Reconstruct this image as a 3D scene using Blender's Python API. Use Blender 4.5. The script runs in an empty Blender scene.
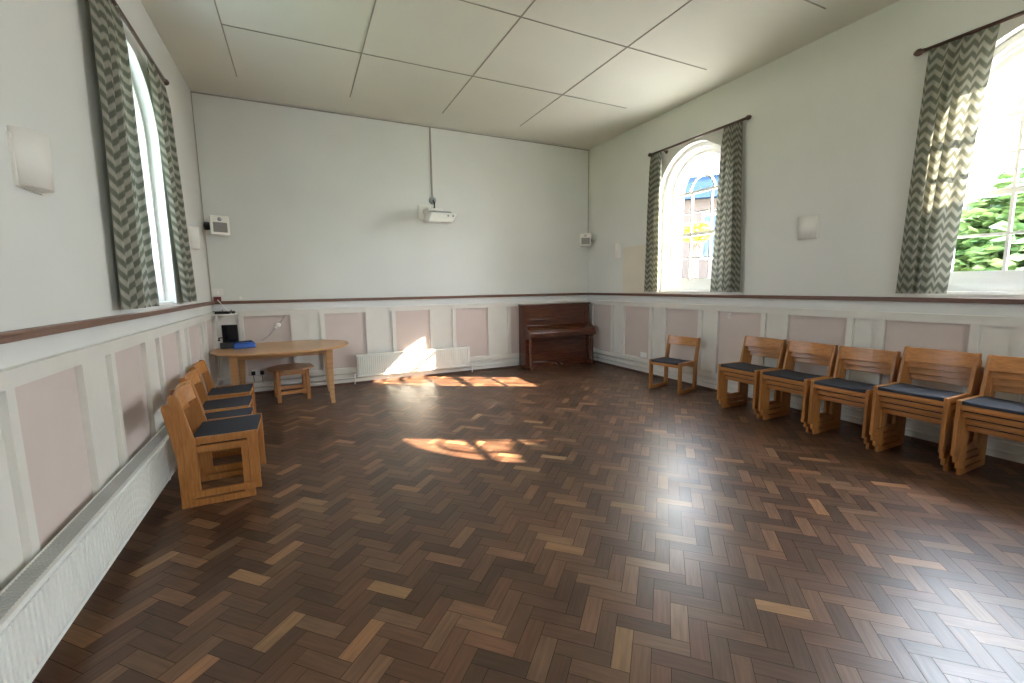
import bpy, bmesh, math, random
from mathutils import Vector, Matrix

random.seed(7)
PI = math.pi
scn = bpy.context.scene
col = scn.collection

# ------------------------------------------------------------------ room size (metres)
XL, XR, YB, YF = -1.130, 5.306, 7.401, -3.2
ZC = 4.182
TH = 0.50                       # wall thickness
Z_SILL, Z_SPRING, R_ARCH = 1.42, 2.92, 0.66
RAIL0, RAIL1 = 1.346, 1.386

# ------------------------------------------------------------------ materials
def new_mat(name):
    m = bpy.data.materials.new(name)
    m.use_nodes = True
    nt = m.node_tree
    b = nt.nodes['Principled BSDF']
    return m, nt, b

def N(nt, t, **kw):
    n = nt.nodes.new(t)
    for k, v in kw.items():
        if k in n.inputs.keys():
            n.inputs[k].default_value = v
        else:
            setattr(n, k, v)
    return n

def ramp(nt, stops):
    r = nt.nodes.new('ShaderNodeValToRGB')
    e = r.color_ramp.elements
    while len(e) < len(stops):
        e.new(0.5)
    for i, (p, c) in enumerate(stops):
        e[i].position = p
        e[i].color = (c[0], c[1], c[2], 1)
    return r

def paint(name, c, rough=0.6, var=0.05, scale=3.0, bump=0.0, bscale=60, spec=0.3):
    m, nt, b = new_mat(name)
    tc = N(nt, 'ShaderNodeTexCoord')
    no = N(nt, 'ShaderNodeTexNoise')
    no.inputs['Scale'].default_value = scale
    no.inputs['Detail'].default_value = 5
    nt.links.new(tc.outputs['Object'], no.inputs['Vector'])
    lo = [x * (1 - var) for x in c]
    hi = [min(1, x * (1 + var)) for x in c]
    r = ramp(nt, [(0.3, lo), (0.7, hi)])
    nt.links.new(no.outputs['Fac'], r.inputs['Fac'])
    nt.links.new(r.outputs['Color'], b.inputs['Base Color'])
    b.inputs['Roughness'].default_value = rough
    b.inputs['Specular IOR Level'].default_value = spec
    if bump:
        n2 = N(nt, 'ShaderNodeTexNoise')
        n2.inputs['Scale'].default_value = bscale
        nt.links.new(tc.outputs['Object'], n2.inputs['Vector'])
        bp = N(nt, 'ShaderNodeBump')
        bp.inputs['Strength'].default_value = bump
        bp.inputs['Distance'].default_value = 0.01
        nt.links.new(n2.outputs['Fac'], bp.inputs['Height'])
        nt.links.new(bp.outputs['Normal'], b.inputs['Normal'])
    return m

def wood(name, c1, c2, rough=0.4, axis=(1, 14, 14), scale=3.0, coat=0.0, spec=0.5):
    m, nt, b = new_mat(name)
    tc = N(nt, 'ShaderNodeTexCoord')
    mp = N(nt, 'ShaderNodeMapping')
    mp.inputs['Scale'].default_value = axis
    no = N(nt, 'ShaderNodeTexNoise')
    no.inputs['Scale'].default_value = scale
    no.inputs['Detail'].default_value = 6
    no.inputs['Distortion'].default_value = 0.6
    nt.links.new(tc.outputs['Object'], mp.inputs['Vector'])
    nt.links.new(mp.outputs['Vector'], no.inputs['Vector'])
    r = ramp(nt, [(0.3, c1), (0.7, c2)])
    nt.links.new(no.outputs['Fac'], r.inputs['Fac'])
    nt.links.new(r.outputs['Color'], b.inputs['Base Color'])
    b.inputs['Roughness'].default_value = rough
    b.inputs['Specular IOR Level'].default_value = spec
    if coat:
        b.inputs['Coat Weight'].default_value = coat
        b.inputs['Coat Roughness'].default_value = 0.15
    return m

M = {}
M['wall'] = paint('wall_paint', (0.660, 0.664, 0.622), 0.75, 0.025, 1.2, 0.06, 90, 0.2)
M['ceiling'] = paint('ceiling_paint', (0.665, 0.655, 0.575), 0.8, 0.02, 1.0, spec=0.2)
M['batten'] = paint('batten_paint', (0.32, 0.29, 0.25), 0.7, spec=0.2)
M['conduit'] = paint('beige_conduit', (0.36, 0.32, 0.27), 0.6)
M['frieze'] = paint('frieze_paint', (0.66, 0.66, 0.63), 0.6, 0.03, 2.0)
M['cream'] = paint('cream_gloss_paint', (0.68, 0.655, 0.60), 0.42, 0.03, 4.0)
M['pink'] = paint('pink_panel_paint', (0.60, 0.51, 0.465), 0.6, 0.03, 3.0)
M['white'] = paint('white_gloss_paint', (0.80, 0.80, 0.77), 0.38, 0.02, 5.0)
M['plastic'] = paint('white_plastic', (0.74, 0.72, 0.66), 0.45, 0.02, 6.0)
M['rad'] = paint('radiator_enamel', (0.76, 0.765, 0.72), 0.35, 0.02, 5.0)
M['grille'] = paint('radiator_grille', (0.42, 0.42, 0.40), 0.5, 0.05, 8.0)
M['speaker_grille'] = paint('speaker_grille', (0.23, 0.22, 0.20), 0.6, 0.25, 160.0)
M['grey_plastic'] = paint('grey_plastic', (0.30, 0.32, 0.33), 0.5, 0.05, 9.0)
M['black'] = paint('black_plastic', (0.012, 0.012, 0.014), 0.4, 0.1, 9.0)
M['screen'] = paint('black_screen', (0.006, 0.006, 0.008), 0.15, 0.05, 9.0)
M['blue'] = paint('blue_plastic', (0.02, 0.085, 0.36), 0.45, 0.08, 12.0)
M['red'] = paint('red_plastic', (0.20, 0.035, 0.03), 0.5, 0.08, 12.0)
M['rail'] = wood('mahogany_rail', (0.13, 0.062, 0.04), (0.20, 0.10, 0.062), 0.4, (3, 3, 40), 4)
M['pole'] = wood('dark_pole_wood', (0.055, 0.027, 0.018), (0.09, 0.045, 0.030), 0.35, (20, 2, 20), 4)
M['piano'] = wood('piano_mahogany', (0.060, 0.017, 0.008), (0.115, 0.034, 0.015), 0.22, (1.0, 6, 9), 3.5, 0.3)
M['beech'] = wood('golden_beech', (0.30, 0.113, 0.026), (0.44, 0.188, 0.050), 0.42, (16, 16, 1.5), 5)
M['beech_h'] = wood('golden_beech_rail', (0.34, 0.132, 0.032), (0.51, 0.220, 0.062), 0.32, (1.5, 16, 16), 5)
M['table'] = wood('honey_table_wood', (0.40, 0.205, 0.085), (0.52, 0.29, 0.13), 0.30, (1.2, 14, 14), 3)
M['stool'] = wood('stool_top_wood', (0.30, 0.145, 0.06), (0.42, 0.215, 0.09), 0.32, (1.2, 14, 14), 3)
M['quadrant'] = wood('brown_skirting_wood', (0.075, 0.036, 0.022), (0.12, 0.06, 0.036), 0.5, (3, 3, 30), 3)
M['seat'] = paint('slate_seat_fabric', (0.033, 0.036, 0.047), 0.8, 0.18, 220.0, 0.3, 400, 0.25)
M['metal'] = paint('brass_metal', (0.5, 0.42, 0.28), 0.3, 0.05, 8.0)
M['metal'].node_tree.nodes['Principled BSDF'].inputs['Metallic'].default_value = 0.9
M['key_white'] = paint('piano_edge', (0.10, 0.05, 0.03), 0.2)
M['board'] = paint('beige_board', (0.66, 0.61, 0.50), 0.8, 0.03, 4.0)
M['paper'] = paint('white_paper', (0.82, 0.82, 0.80), 0.7, 0.02, 8.0)

def glass_mat():
    m, nt, b = new_mat('window_glass')
    nt.nodes.remove(b)
    out = nt.nodes['Material Output']
    tr = N(nt, 'ShaderNodeBsdfTransparent')
    tr.inputs['Color'].default_value = (0.97, 0.99, 0.98, 1)
    gl = N(nt, 'ShaderNodeBsdfGlossy')
    gl.inputs['Roughness'].default_value = 0.02
    fr = N(nt, 'ShaderNodeFresnel')
    fr.inputs['IOR'].default_value = 1.25
    mx = N(nt, 'ShaderNodeMixShader')
    nt.links.new(fr.outputs['Fac'], mx.inputs['Fac'])
    nt.links.new(tr.outputs['BSDF'], mx.inputs[1])
    nt.links.new(gl.outputs['BSDF'], mx.inputs[2])
    nt.links.new(mx.outputs['Shader'], out.inputs['Surface'])
    return m
M['glass'] = glass_mat()

def floor_mat():
    m, nt, b = new_mat('parquet_blocks')
    at = N(nt, 'ShaderNodeAttribute', attribute_name='block')
    uv = N(nt, 'ShaderNodeUVMap', uv_map='UVMap')
    mp = N(nt, 'ShaderNodeMapping')
    mp.inputs['Scale'].default_value = (5, 60, 1)
    no = N(nt, 'ShaderNodeTexNoise')
    no.inputs['Scale'].default_value = 1.0
    no.inputs['Detail'].default_value = 4
    nt.links.new(uv.outputs['UV'], mp.inputs['Vector'])
    nt.links.new(mp.outputs['Vector'], no.inputs['Vector'])
    r = ramp(nt, [(0.3, (0.74, 0.74, 0.74)), (0.72, (1.22, 1.22, 1.22))])
    nt.links.new(no.outputs['Fac'], r.inputs['Fac'])
    mx = N(nt, 'ShaderNodeMixRGB', blend_type='MULTIPLY')
    mx.inputs['Fac'].default_value = 1.0
    nt.links.new(at.outputs['Color'], mx.inputs['Color1'])
    nt.links.new(r.outputs['Color'], mx.inputs['Color2'])
    nt.links.new(mx.outputs['Color'], b.inputs['Base Color'])
    tc = N(nt, 'ShaderNodeTexCoord')
    n2 = N(nt, 'ShaderNodeTexNoise')
    n2.inputs['Scale'].default_value = 2.2
    n2.inputs['Detail'].default_value = 4
    nt.links.new(tc.outputs['Object'], n2.inputs['Vector'])
    mr = N(nt, 'ShaderNodeMapRange')
    mr.inputs['To Min'].default_value = 0.27
    mr.inputs['To Max'].default_value = 0.42
    nt.links.new(n2.outputs['Fac'], mr.inputs['Value'])
    nt.links.new(mr.outputs['Result'], b.inputs['Roughness'])
    b.inputs['Specular IOR Level'].default_value = 0.5
    bp = N(nt, 'ShaderNodeBump')
    bp.inputs['Strength'].default_value = 0.12
    bp.inputs['Distance'].default_value = 0.004
    nt.links.new(no.outputs['Fac'], bp.inputs['Height'])
    nt.links.new(bp.outputs['Normal'], b.inputs['Normal'])
    return m
M['floor'] = floor_mat()
M['gap'] = paint('parquet_joint', (0.02, 0.012, 0.008), 0.7)

def curtain_mat():
    m, nt, b = new_mat('chevron_curtain')
    out = nt.nodes['Material Output']
    uv = N(nt, 'ShaderNodeUVMap', uv_map='UVMap')
    sp = N(nt, 'ShaderNodeSeparateXYZ')
    nt.links.new(uv.outputs['UV'], sp.inputs['Vector'])
    def math_(op, a, bb=None):
        n = N(nt, 'ShaderNodeMath', operation=op)
        for i, x in enumerate((a, bb)):
            if x is None:
                continue
            if isinstance(x, (int, float)):
                n.inputs[i].default_value = x
            else:
                nt.links.new(x, n.inputs[i])
        return n.outputs[0]
    pp = math_('PINGPONG', sp.outputs['X'], 0.057)
    sh = math_('MULTIPLY', pp, 1.0)
    v = math_('ADD', sp.outputs['Y'], sh)
    f = math_('FRACT', math_('DIVIDE', v, 0.088))
    f2 = math_('PINGPONG', f, 0.5)
    r = ramp(nt, [(0.15, (0.150, 0.155, 0.120)), (0.23, (0.19, 0.195, 0.155)), (0.30, (0.325, 0.32, 0.26)), (0.42, (0.36, 0.35, 0.285))])
    # second thin stripe inside the light band
    nt.links.new(f2, r.inputs['Fac'])
    no = N(nt, 'ShaderNodeTexNoise')
    no.inputs['Scale'].default_value = 220
    nt.links.new(uv.outputs['UV'], no.inputs['Vector'])
    mx = N(nt, 'ShaderNodeMixRGB', blend_type='OVERLAY')
    mx.inputs['Fac'].default_value = 0.25
    nt.links.new(r.outputs['Color'], mx.inputs['Color1'])
    nt.links.new(no.outputs['Fac'], mx.inputs['Color2'])
    nt.links.new(mx.outputs['Color'], b.inputs['Base Color'])
    b.inputs['Roughness'].default_value = 0.9
    b.inputs['Specular IOR Level'].default_value = 0.1
    tl = N(nt, 'ShaderNodeBsdfTranslucent')
    nt.links.new(mx.outputs['Color'], tl.inputs['Color'])
    ms = N(nt, 'ShaderNodeMixShader')
    ms.inputs['Fac'].default_value = 0.16
    nt.links.new(b.outputs['BSDF'], ms.inputs[1])
    nt.links.new(tl.outputs['BSDF'], ms.inputs[2])
    nt.links.new(ms.outputs['Shader'], out.inputs['Surface'])
    return m
M['curtain'] = curtain_mat()

def leaf_mat(name, c1, c2):
    m, nt, b = new_mat(name)
    tc = N(nt, 'ShaderNodeTexCoord')
    no = N(nt, 'ShaderNodeTexNoise')
    no.inputs['Scale'].default_value = 3
    nt.links.new(tc.outputs['Object'], no.inputs['Vector'])
    r = ramp(nt, [(0.35, c1), (0.65, c2)])
    nt.links.new(no.outputs['Fac'], r.inputs['Fac'])
    nt.links.new(r.outputs['Color'], b.inputs['Base Color'])
    b.inputs['Roughness'].default_value = 0.6
    return m
M['leaf'] = leaf_mat('green_leaves', (0.05, 0.11, 0.03), (0.14, 0.22, 0.07))
M['leaf_y'] = leaf_mat('yellow_leaves', (0.40, 0.34, 0.04), (0.60, 0.50, 0.08))
M['bark'] = paint('bark', (0.10, 0.075, 0.055), 0.9, 0.3, 14)
M['grass'] = paint('mown_grass', (0.16, 0.22, 0.08), 0.9, 0.3, 8)
M['paving'] = paint('pale_paving', (0.52, 0.50, 0.47), 0.9, 0.1, 4)
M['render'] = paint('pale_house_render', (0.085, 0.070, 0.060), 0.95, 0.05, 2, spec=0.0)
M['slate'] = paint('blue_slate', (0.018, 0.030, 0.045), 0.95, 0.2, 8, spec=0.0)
M['dark_glass'] = paint('dark_window_glass', (0.03, 0.05, 0.08), 0.1)

def brick_mat():
    m, nt, b = new_mat('red_brick')
    tc = N(nt, 'ShaderNodeTexCoord')
    mp = N(nt, 'ShaderNodeMapping')
    mp.inputs['Rotation'].default_value = (PI / 2, 0, 0)
    br = N(nt, 'ShaderNodeTexBrick')
    br.inputs['Color1'].default_value = (0.30, 0.13, 0.09, 1)
    br.inputs['Color2'].default_value = (0.40, 0.19, 0.13, 1)
    br.inputs['Mortar'].default_value = (0.5, 0.47, 0.42, 1)
    br.inputs['Scale'].default_value = 4
    nt.links.new(tc.outputs['Object'], mp.inputs['Vector'])
    nt.links.new(mp.outputs['Vector'], br.inputs['Vector'])
    nt.links.new(br.outputs['Color'], b.inputs['Base Color'])
    b.inputs['Roughness'].default_value = 0.9
    return m
M['brick'] = brick_mat()

# ------------------------------------------------------------------ mesh helpers
class MB:
    """collects simple solids into one bmesh and links it as one object"""
    def __init__(self):
        self.bm = bmesh.new()
        self.mi = 0
    def _faces(self, vs, quads):
        V = [self.bm.verts.new(v) for v in vs]
        out = []
        for q in quads:
            f = self.bm.faces.new([V[i] for i in q])
            f.material_index = self.mi
            out.append(f)
        return out
    def box(self, x0, x1, y0, y1, z0, z1):
        vs = [(x0, y0, z0), (x1, y0, z0), (x1, y1, z0), (x0, y1, z0),
              (x0, y0, z1), (x1, y0, z1), (x1, y1, z1), (x0, y1, z1)]
        self._faces(vs, [(0, 3, 2, 1), (4, 5, 6, 7), (0, 1, 5, 4), (1, 2, 6, 5), (2, 3, 7, 6), (3, 0, 4, 7)])
        return self
    def hexa(self, lo, hi):
        """two quads (bottom, top), four points each, same winding"""
        self._faces(list(lo) + list(hi), [(0, 3, 2, 1), (4, 5, 6, 7), (0, 1, 5, 4), (1, 2, 6, 5), (2, 3, 7, 6), (3, 0, 4, 7)])
        return self
    def prism(self, poly, fn, d0, d1):
        """poly of 2D points swept between depths d0, d1; fn(a, b, d) -> point"""
        n = len(poly)
        vs = [fn(a, b, d0) for a, b in poly] + [fn(a, b, d1) for a, b in poly]
        q = [tuple(range(n))[::-1], tuple(range(n, 2 * n))]
        for i in range(n):
            j = (i + 1) % n
            q.append((i, j, n + j, n + i))
        self._faces(vs, q)
        return self
    def tube(self, pts, r, seg=10, caps=True):
        P = [Vector(p) for p in pts]
        rs = r if isinstance(r, (list, tuple)) else [r] * len(P)
        rings = []
        up = None
        for i, p in enumerate(P):
            t = (P[min(i + 1, len(P) - 1)] - P[max(i - 1, 0)]).normalized()
            if up is None:
                up = Vector((0, 0, 1)) if abs(t.z) < 0.9 else Vector((1, 0, 0))
            a = t.cross(up).normalized()
            b = a.cross(t).normalized()
            up = b
            rings.append([self.bm.verts.new(p + (a * math.cos(2 * PI * k / seg) + b * math.sin(2 * PI * k / seg)) * rs[i]) for k in range(seg)])
        for i in range(len(rings) - 1):
            for k in range(seg):
                l = (k + 1) % seg
                f = self.bm.faces.new([rings[i][k], rings[i][l], rings[i + 1][l], rings[i + 1][k]])
                f.material_index = self.mi
                f.smooth = True
        if caps:
            for rg, rev in ((rings[0], True), (rings[-1], False)):
                f = self.bm.faces.new(rg[::-1] if rev else rg)
                f.material_index = self.mi
        return self
    def lathe(self, prof, origin, axis='z', seg=20):
        """prof: (radius, height) list"""
        o = Vector(origin)
        rings = []
        for r, h in prof:
            rg = []
            for k in range(seg):
                c, s = math.cos(2 * PI * k / seg) * r, math.sin(2 * PI * k / seg) * r
                v = {'z': (c, s, h), 'y': (c, h, s), 'x': (h, c, s)}[axis]
                rg.append(self.bm.verts.new(o + Vector(v)))
            rings.append(rg)
        for i in range(len(rings) - 1):
            for k in range(seg):
                l = (k + 1) % seg
                f = self.bm.faces.new([rings[i][k], rings[i][l], rings[i + 1][l], rings[i + 1][k]])
                f.smooth = True
                f.material_index = self.mi
        for rg in (rings[0], rings[-1]):
            f = self.bm.faces.new(rg)
            f.material_index = self.mi
        return self
    def build(self, name, mats, parent=None, bevel=0.0, seg=2, smooth=False):
        bm = self.bm
        bmesh.ops.recalc_face_normals(bm, faces=bm.faces[:])
        me = bpy.data.meshes.new(name)
        bm.to_mesh(me)
        bm.free()
        for m in (mats if isinstance(mats, (list, tuple)) else [mats]):
            me.materials.append(m)
        if smooth:
            for p in me.polygons:
                p.use_smooth = True
        o = bpy.data.objects.new(name, me)
        col.objects.link(o)
        if parent is not None:
            o.parent = parent
        if bevel:
            bv = o.modifiers.new('bevel', 'BEVEL')
            bv.width = bevel
            bv.segments = seg
            bv.limit_method = 'ANGLE'
            bv.angle_limit = math.radians(40)
        return o

def thing(name, label, cat, loc=(0, 0, 0), rz=0.0, group=None):
    o = bpy.data.objects.new(name, None)
    o.empty_display_size = 0.1
    col.objects.link(o)
    o.location = loc
    o.rotation_euler = (0, 0, rz)
    return tag(o, label, cat, group)

def tag(o, label, cat, group=None):
    o['label'] = label
    o['category'] = cat
    if group:
        o['group'] = group
    return o

def struct(o):
    o['kind'] = 'structure'
    return o

def copy_tree(o, parent=None):
    c = o.copy()
    col.objects.link(c)
    if parent is not None:
        c.parent = parent
    for ch in list(o.children):
        copy_tree(ch, c)
    return c

# ------------------------------------------------------------------ floor: herringbone parquet
def build_floor():
    L, W, n = 0.2349, 0.0783, 3
    gap = 0.0012
    bm = bmesh.new()
    uvl = bm.loops.layers.uv.new('UVMap')
    cl = bm.loops.layers.float_color.new('block')
    rng = random.Random(3)
    cx, cy = (XL + XR) / 2, (YB + YF) / 2
    ca, sa = math.cos(PI / 4), math.sin(PI / 4)
    R = 105
    def add(i0, j0, w, h):
        x0, y0, x1, y1 = i0 * W + gap, j0 * W + gap, (i0 + w) * W - gap, (j0 + h) * W - gap
        mx, my = (x0 + x1) / 2, (y0 + y1) / 2
        wx, wy = cx + ca * mx - sa * my, cy + sa * mx + ca * my
        if not (XL - 0.25 < wx < XR + 0.25 and YF - 0.25 < wy < YB + 0.25):
            return
        vs = []
        for x, y in ((x0, y0), (x1, y0), (x1, y1), (x0, y1)):
            vs.append(bm.verts.new((cx + ca * x - sa * y, cy + sa * x + ca * y, 0)))
        f = bm.faces.new(vs)
        t = rng.random()
        if t < 0.05:
            c = (0.230, 0.122, 0.058)
            k = rng.uniform(0.75, 1.2)
        elif t < 0.25:
            c = (0.138, 0.070, 0.037)
            k = rng.uniform(0.75, 1.25)
        else:
            c = (0.084, 0.040, 0.021)
            k = rng.uniform(0.6, 1.4)
        hs = rng.uniform(0.92, 1.08)
        c = (c[0] * k, c[1] * k * hs, c[2] * k * hs)
        ou, ov = rng.uniform(0, 50), rng.uniform(0, 50)
        for lp, (a, b_) in zip(f.loops, ((0, 0), (1, 0), (1, 1), (0, 1))):
            if w > h:
                lp[uvl].uv = (ou + a * L, ov + b_ * W)
            else:
                lp[uvl].uv = (ou + b_ * L, ov + a * W)
            lp[cl] = (c[0], c[1], c[2], 1)
    for i in range(-R, R):
        for j in range(-R, R):
            m = (i - j) % (2 * n)
            if m == 0:
                add(i, j, n, 1)
            if m == 2 * n - 1:
                add(i, j, 1, n)
    for co, no in (((XL - 0.02, 0, 0), (-1, 0, 0)), ((XR + 0.02, 0, 0), (1, 0, 0)), ((0, YB + 0.02, 0), (0, 1, 0)), ((0, YF - 0.02, 0), (0, -1, 0))):
        g = bm.verts[:] + bm.edges[:] + bm.faces[:]
        bmesh.ops.bisect_plane(bm, geom=g, plane_co=co, plane_no=no, clear_outer=True)
    # screed under the blocks, seen only as the joints
    vs = [bm.verts.new(v) for v in ((XL - TH, YF - TH, -0.0015), (XR + TH, YF - TH, -0.0015), (XR + TH, YB + TH, -0.0015), (XL - TH, YB + TH, -0.0015))]
    lo = [bm.verts.new((v.co.x, v.co.y, -0.12)) for v in vs]
    fs = [bm.faces.new(vs), bm.faces.new(lo[::-1])]
    for i in range(4):
        j = (i + 1) % 4
        fs.append(bm.faces.new((vs[j], vs[i], lo[i], lo[j])))
    for f in fs:
        f.material_index = 1
    me = bpy.data.meshes.new('floor')
    bm.to_mesh(me)
    bm.free()
    me.materials.append(M['floor'])
    me.materials.append(M['gap'])
    o = bpy.data.objects.new('floor', me)
    col.objects.link(o)
    struct(o)
build_floor()

# ------------------------------------------------------------------ ceiling with dark joint battens
def build_ceiling():
    b = MB()
    b.box(XL - TH, XR + TH, YF - TH, YB + TH, ZC, ZC + 0.12)
    o = struct(b.build('ceiling', M['ceiling']))
    t = MB()
    w = 0.006
    ends = {-0.521: 6.713, 0.815: 6.769, 2.152: 6.803, 3.488: 6.816}
    for x, ye in ends.items():
        t.box(x - w, x + w, -2.0, ye, ZC - 0.006, ZC + 0.004)
    for y, xe in ((5.505, 4.62), (4.160, 4.74), (2.815, 4.79), (1.47, 4.79), (0.125, 4.79), (-1.22, 4.79)):
        t.box(-0.521, xe, y - w, y + w, ZC - 0.0055, ZC + 0.004)
    struct(t.build('trim_1', M['batten']))
build_ceiling()

# ------------------------------------------------------------------ walls
def arch_loop(yc, r=R_ARCH, z0=Z_SILL, zs=Z_SPRING, n=28):
    pts = [(yc - r, z0)]
    for k in range(n + 1):
        a = PI - PI * k / n
        pts.append((yc + r * math.cos(a), zs + r * math.sin(a)))
    pts.append((yc + r, z0))
    return pts

def wall_holed(name, F, a0, a1, centres):
    """F(a, d, z) maps along-wall, outward depth and height to a point"""
    bm = bmesh.new()
    def loop(pts):
        vs = [bm.verts.new(F(a, 0, z)) for a, z in pts]
        return [bm.edges.new((vs[i], vs[(i + 1) % len(vs)])) for i in range(len(vs))]
    ed = loop([(a0, -0.1), (a1, -0.1), (a1, ZC + 0.1), (a0, ZC + 0.1)])
    for c in centres:
        ed += loop(arch_loop(c))
    bmesh.ops.triangle_fill(bm, use_beauty=True, use_dissolve=False, edges=ed)
    r = bmesh.ops.extrude_face_region(bm, geom=bm.faces[:])
    vs = [g for g in r['geom'] if isinstance(g, bmesh.types.BMVert)]
    bmesh.ops.translate(bm, verts=vs, vec=Vector(F(0, TH, 0)) - Vector(F(0, 0, 0)))
    bmesh.ops.recalc_face_normals(bm, faces=bm.faces[:])
    me = bpy.data.meshes.new(name)
    bm.to_mesh(me)
    bm.free()
    me.materials.append(M['wall'])
    me.materials.append(M['white'])
    nrm = (Vector(F(0, 1, 0)) - Vector(F(0, 0, 0))).normalized()
    for p in me.polygons:                     # the reveals are painted white
        if abs(p.normal.dot(nrm)) < 0.5 and 1.3 < p.center.z < 3.7:
            c = p.center
            if XL - TH + 0.02 < c.x < XR + TH - 0.02 and YF - TH + 0.02 < c.y < YB + TH - 0.02:
                p.material_index = 1
    o = bpy.data.objects.new(name, me)
    col.objects.link(o)
    return struct(o)

WIN_R = [4.83, 1.41, -2.01]  # third is out of view, carries on the row, kept for fill light
WIN_L = [4.83]
WIN_FILL = [2.2]  # unseen window behind the camera, added as fill light for the room
def OR(a, d, z): return (XR + d, a, z)
def OL(a, d, z): return (XL - d, a, z)
def OF(a, d, z): return (a, YF - d, z)
wall_holed('wall_right', OR, YF - TH, YB + TH, WIN_R)
wall_holed('wall_left', OL, YF - TH, YB + TH, WIN_L)
wall_holed('wall_front', OF, XL, XR, WIN_FILL)
struct(MB().box(XL, XR, YB, YB + TH, -0.1, ZC + 0.1).build('wall_back', M['wall']))

# ------------------------------------------------------------------ windows
def build_window(idx, F, c):
    def P(a, z, d):
        return F(c + a, d, z)
    def ring(mb, r0, r1, d0, d1, z0=Z_SILL, zs=Z_SPRING, n=28):
        """arched band between radii r0 > r1, open at the sill"""
        out = [(-r0, z0)] + [(r0 * math.cos(PI - PI * k / n), zs + r0 * math.sin(PI - PI * k / n)) for k in range(n + 1)] + [(r0, z0)]
        inn = [(-r1, z0)] + [(r1 * math.cos(PI - PI * k / n), zs + r1 * math.sin(PI - PI * k / n)) for k in range(n + 1)] + [(r1, z0)]
        for i in range(len(out) - 1):
            q = [out[i], out[i + 1], inn[i + 1], inn[i]]
            mb.prism(q, P, d0, d1)
    fr = MB()
    ring(fr, 0.655, 0.60, 0.09, 0.32)
    ring(fr, 0.655, 0.575, 0.15, 0.30)
    ring(fr, 0.658, 0.615, 0.318, TH)
    w = struct(fr.build('window_%d' % idx, M['white']))
    sl = MB()
    def bar(mb, a0, a1, z0, z1, d0, d1):
        mb.prism([(a0, z0), (a1, z0), (a1, z1), (a0, z1)], P, d0, d1)
    bar(sl, -0.65, 0.65, Z_SILL - 0.0, Z_SILL + 0.022, 0.02, 0.30)
    bar(sl, -0.60, 0.60, Z_SILL + 0.022, Z_SILL + 0.13, 0.14, 0.30)
    sl.build('window_sill', M['white'], w)
    sa = MB()
    ring(sa, 0.578, 0.525, 0.19, 0.235, Z_SILL + 0.13)
    bar(sa, -0.53, 0.53, Z_SILL + 0.13, Z_SILL + 0.205, 0.19, 0.235)
    bar(sa, -0.53, 0.53, 2.27, 2.325, 0.185, 0.24)
    bar(sa, -0.53, 0.53, Z_SPRING - 0.02, Z_SPRING + 0.02, 0.19, 0.235)
    sa.build('sash', M['white'], w)
    gb = MB()
    for a in (-0.18, 0.18):
        bar(gb, a - 0.012, a + 0.012, Z_SILL + 0.19, Z_SPRING, 0.197, 0.228)
    for z in (1.94, 2.62):
        bar(gb, -0.53, 0.53, z - 0.012, z + 0.012, 0.198, 0.227)
    for k in range(12):                       # small half round in the fanlight
        a0, a1 = PI * k / 12, PI * (k + 1) / 12
        q = [(0.235 * math.cos(a0), Z_SPRING + 0.235 * math.sin(a0)), (0.235 * math.cos(a1), Z_SPRING + 0.235 * math.sin(a1)),
             (0.208 * math.cos(a1), Z_SPRING + 0.208 * math.sin(a1)), (0.208 * math.cos(a0), Z_SPRING + 0.208 * math.sin(a0))]
        gb.prism(q, P, 0.198, 0.227)
    for deg in (45, 90, 135):
        a = math.radians(deg)
        c, s_ = math.cos(a), math.sin(a)
        q = [(0.23 * c - 0.011 * s_, Z_SPRING + 0.23 * s_ + 0.011 * c), (0.535 * c - 0.011 * s_, Z_SPRING + 0.535 * s_ + 0.011 * c),
             (0.535 * c + 0.011 * s_, Z_SPRING + 0.535 * s_ - 0.011 * c), (0.23 * c + 0.011 * s_, Z_SPRING + 0.23 * s_ - 0.011 * c)]
        gb.prism(q, P, 0.199, 0.226)
    gb.build('glazing_bar', M['white'], w)
    gl = MB()
    gl.prism([(a, z) for a, z in arch_loop(0, 0.53, Z_SILL + 0.15)], P, 0.210, 0.214)
    gl.build('pane', M['glass'], w)
    return w
for k, (F, c) in enumerate([(OR, WIN_R[0]), (OR, WIN_R[1]), (OL, WIN_L[0]), (OR, WIN_R[2])] + [(OF, c) for c in WIN_FILL]):
    build_window(k + 1, F, c)

# ------------------------------------------------------------------ wainscot, rails, skirting
def FB(a, d, z): return (a, YB - d, z)
def FR(a, d, z): return (XR - d, a, z)
def FL(a, d, z): return (XL + d, a, z)
def FF(a, d, z): return (a, YF + d, z)
def abox(mb, F, a0, a1, d0, d1, z0, z1):
    p, q = F(a0, d0, z0), F(a1, d1, z1)
    mb.box(min(p[0], q[0]), max(p[0], q[0]), min(p[1], q[1]), max(p[1], q[1]), z0, z1)

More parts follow.
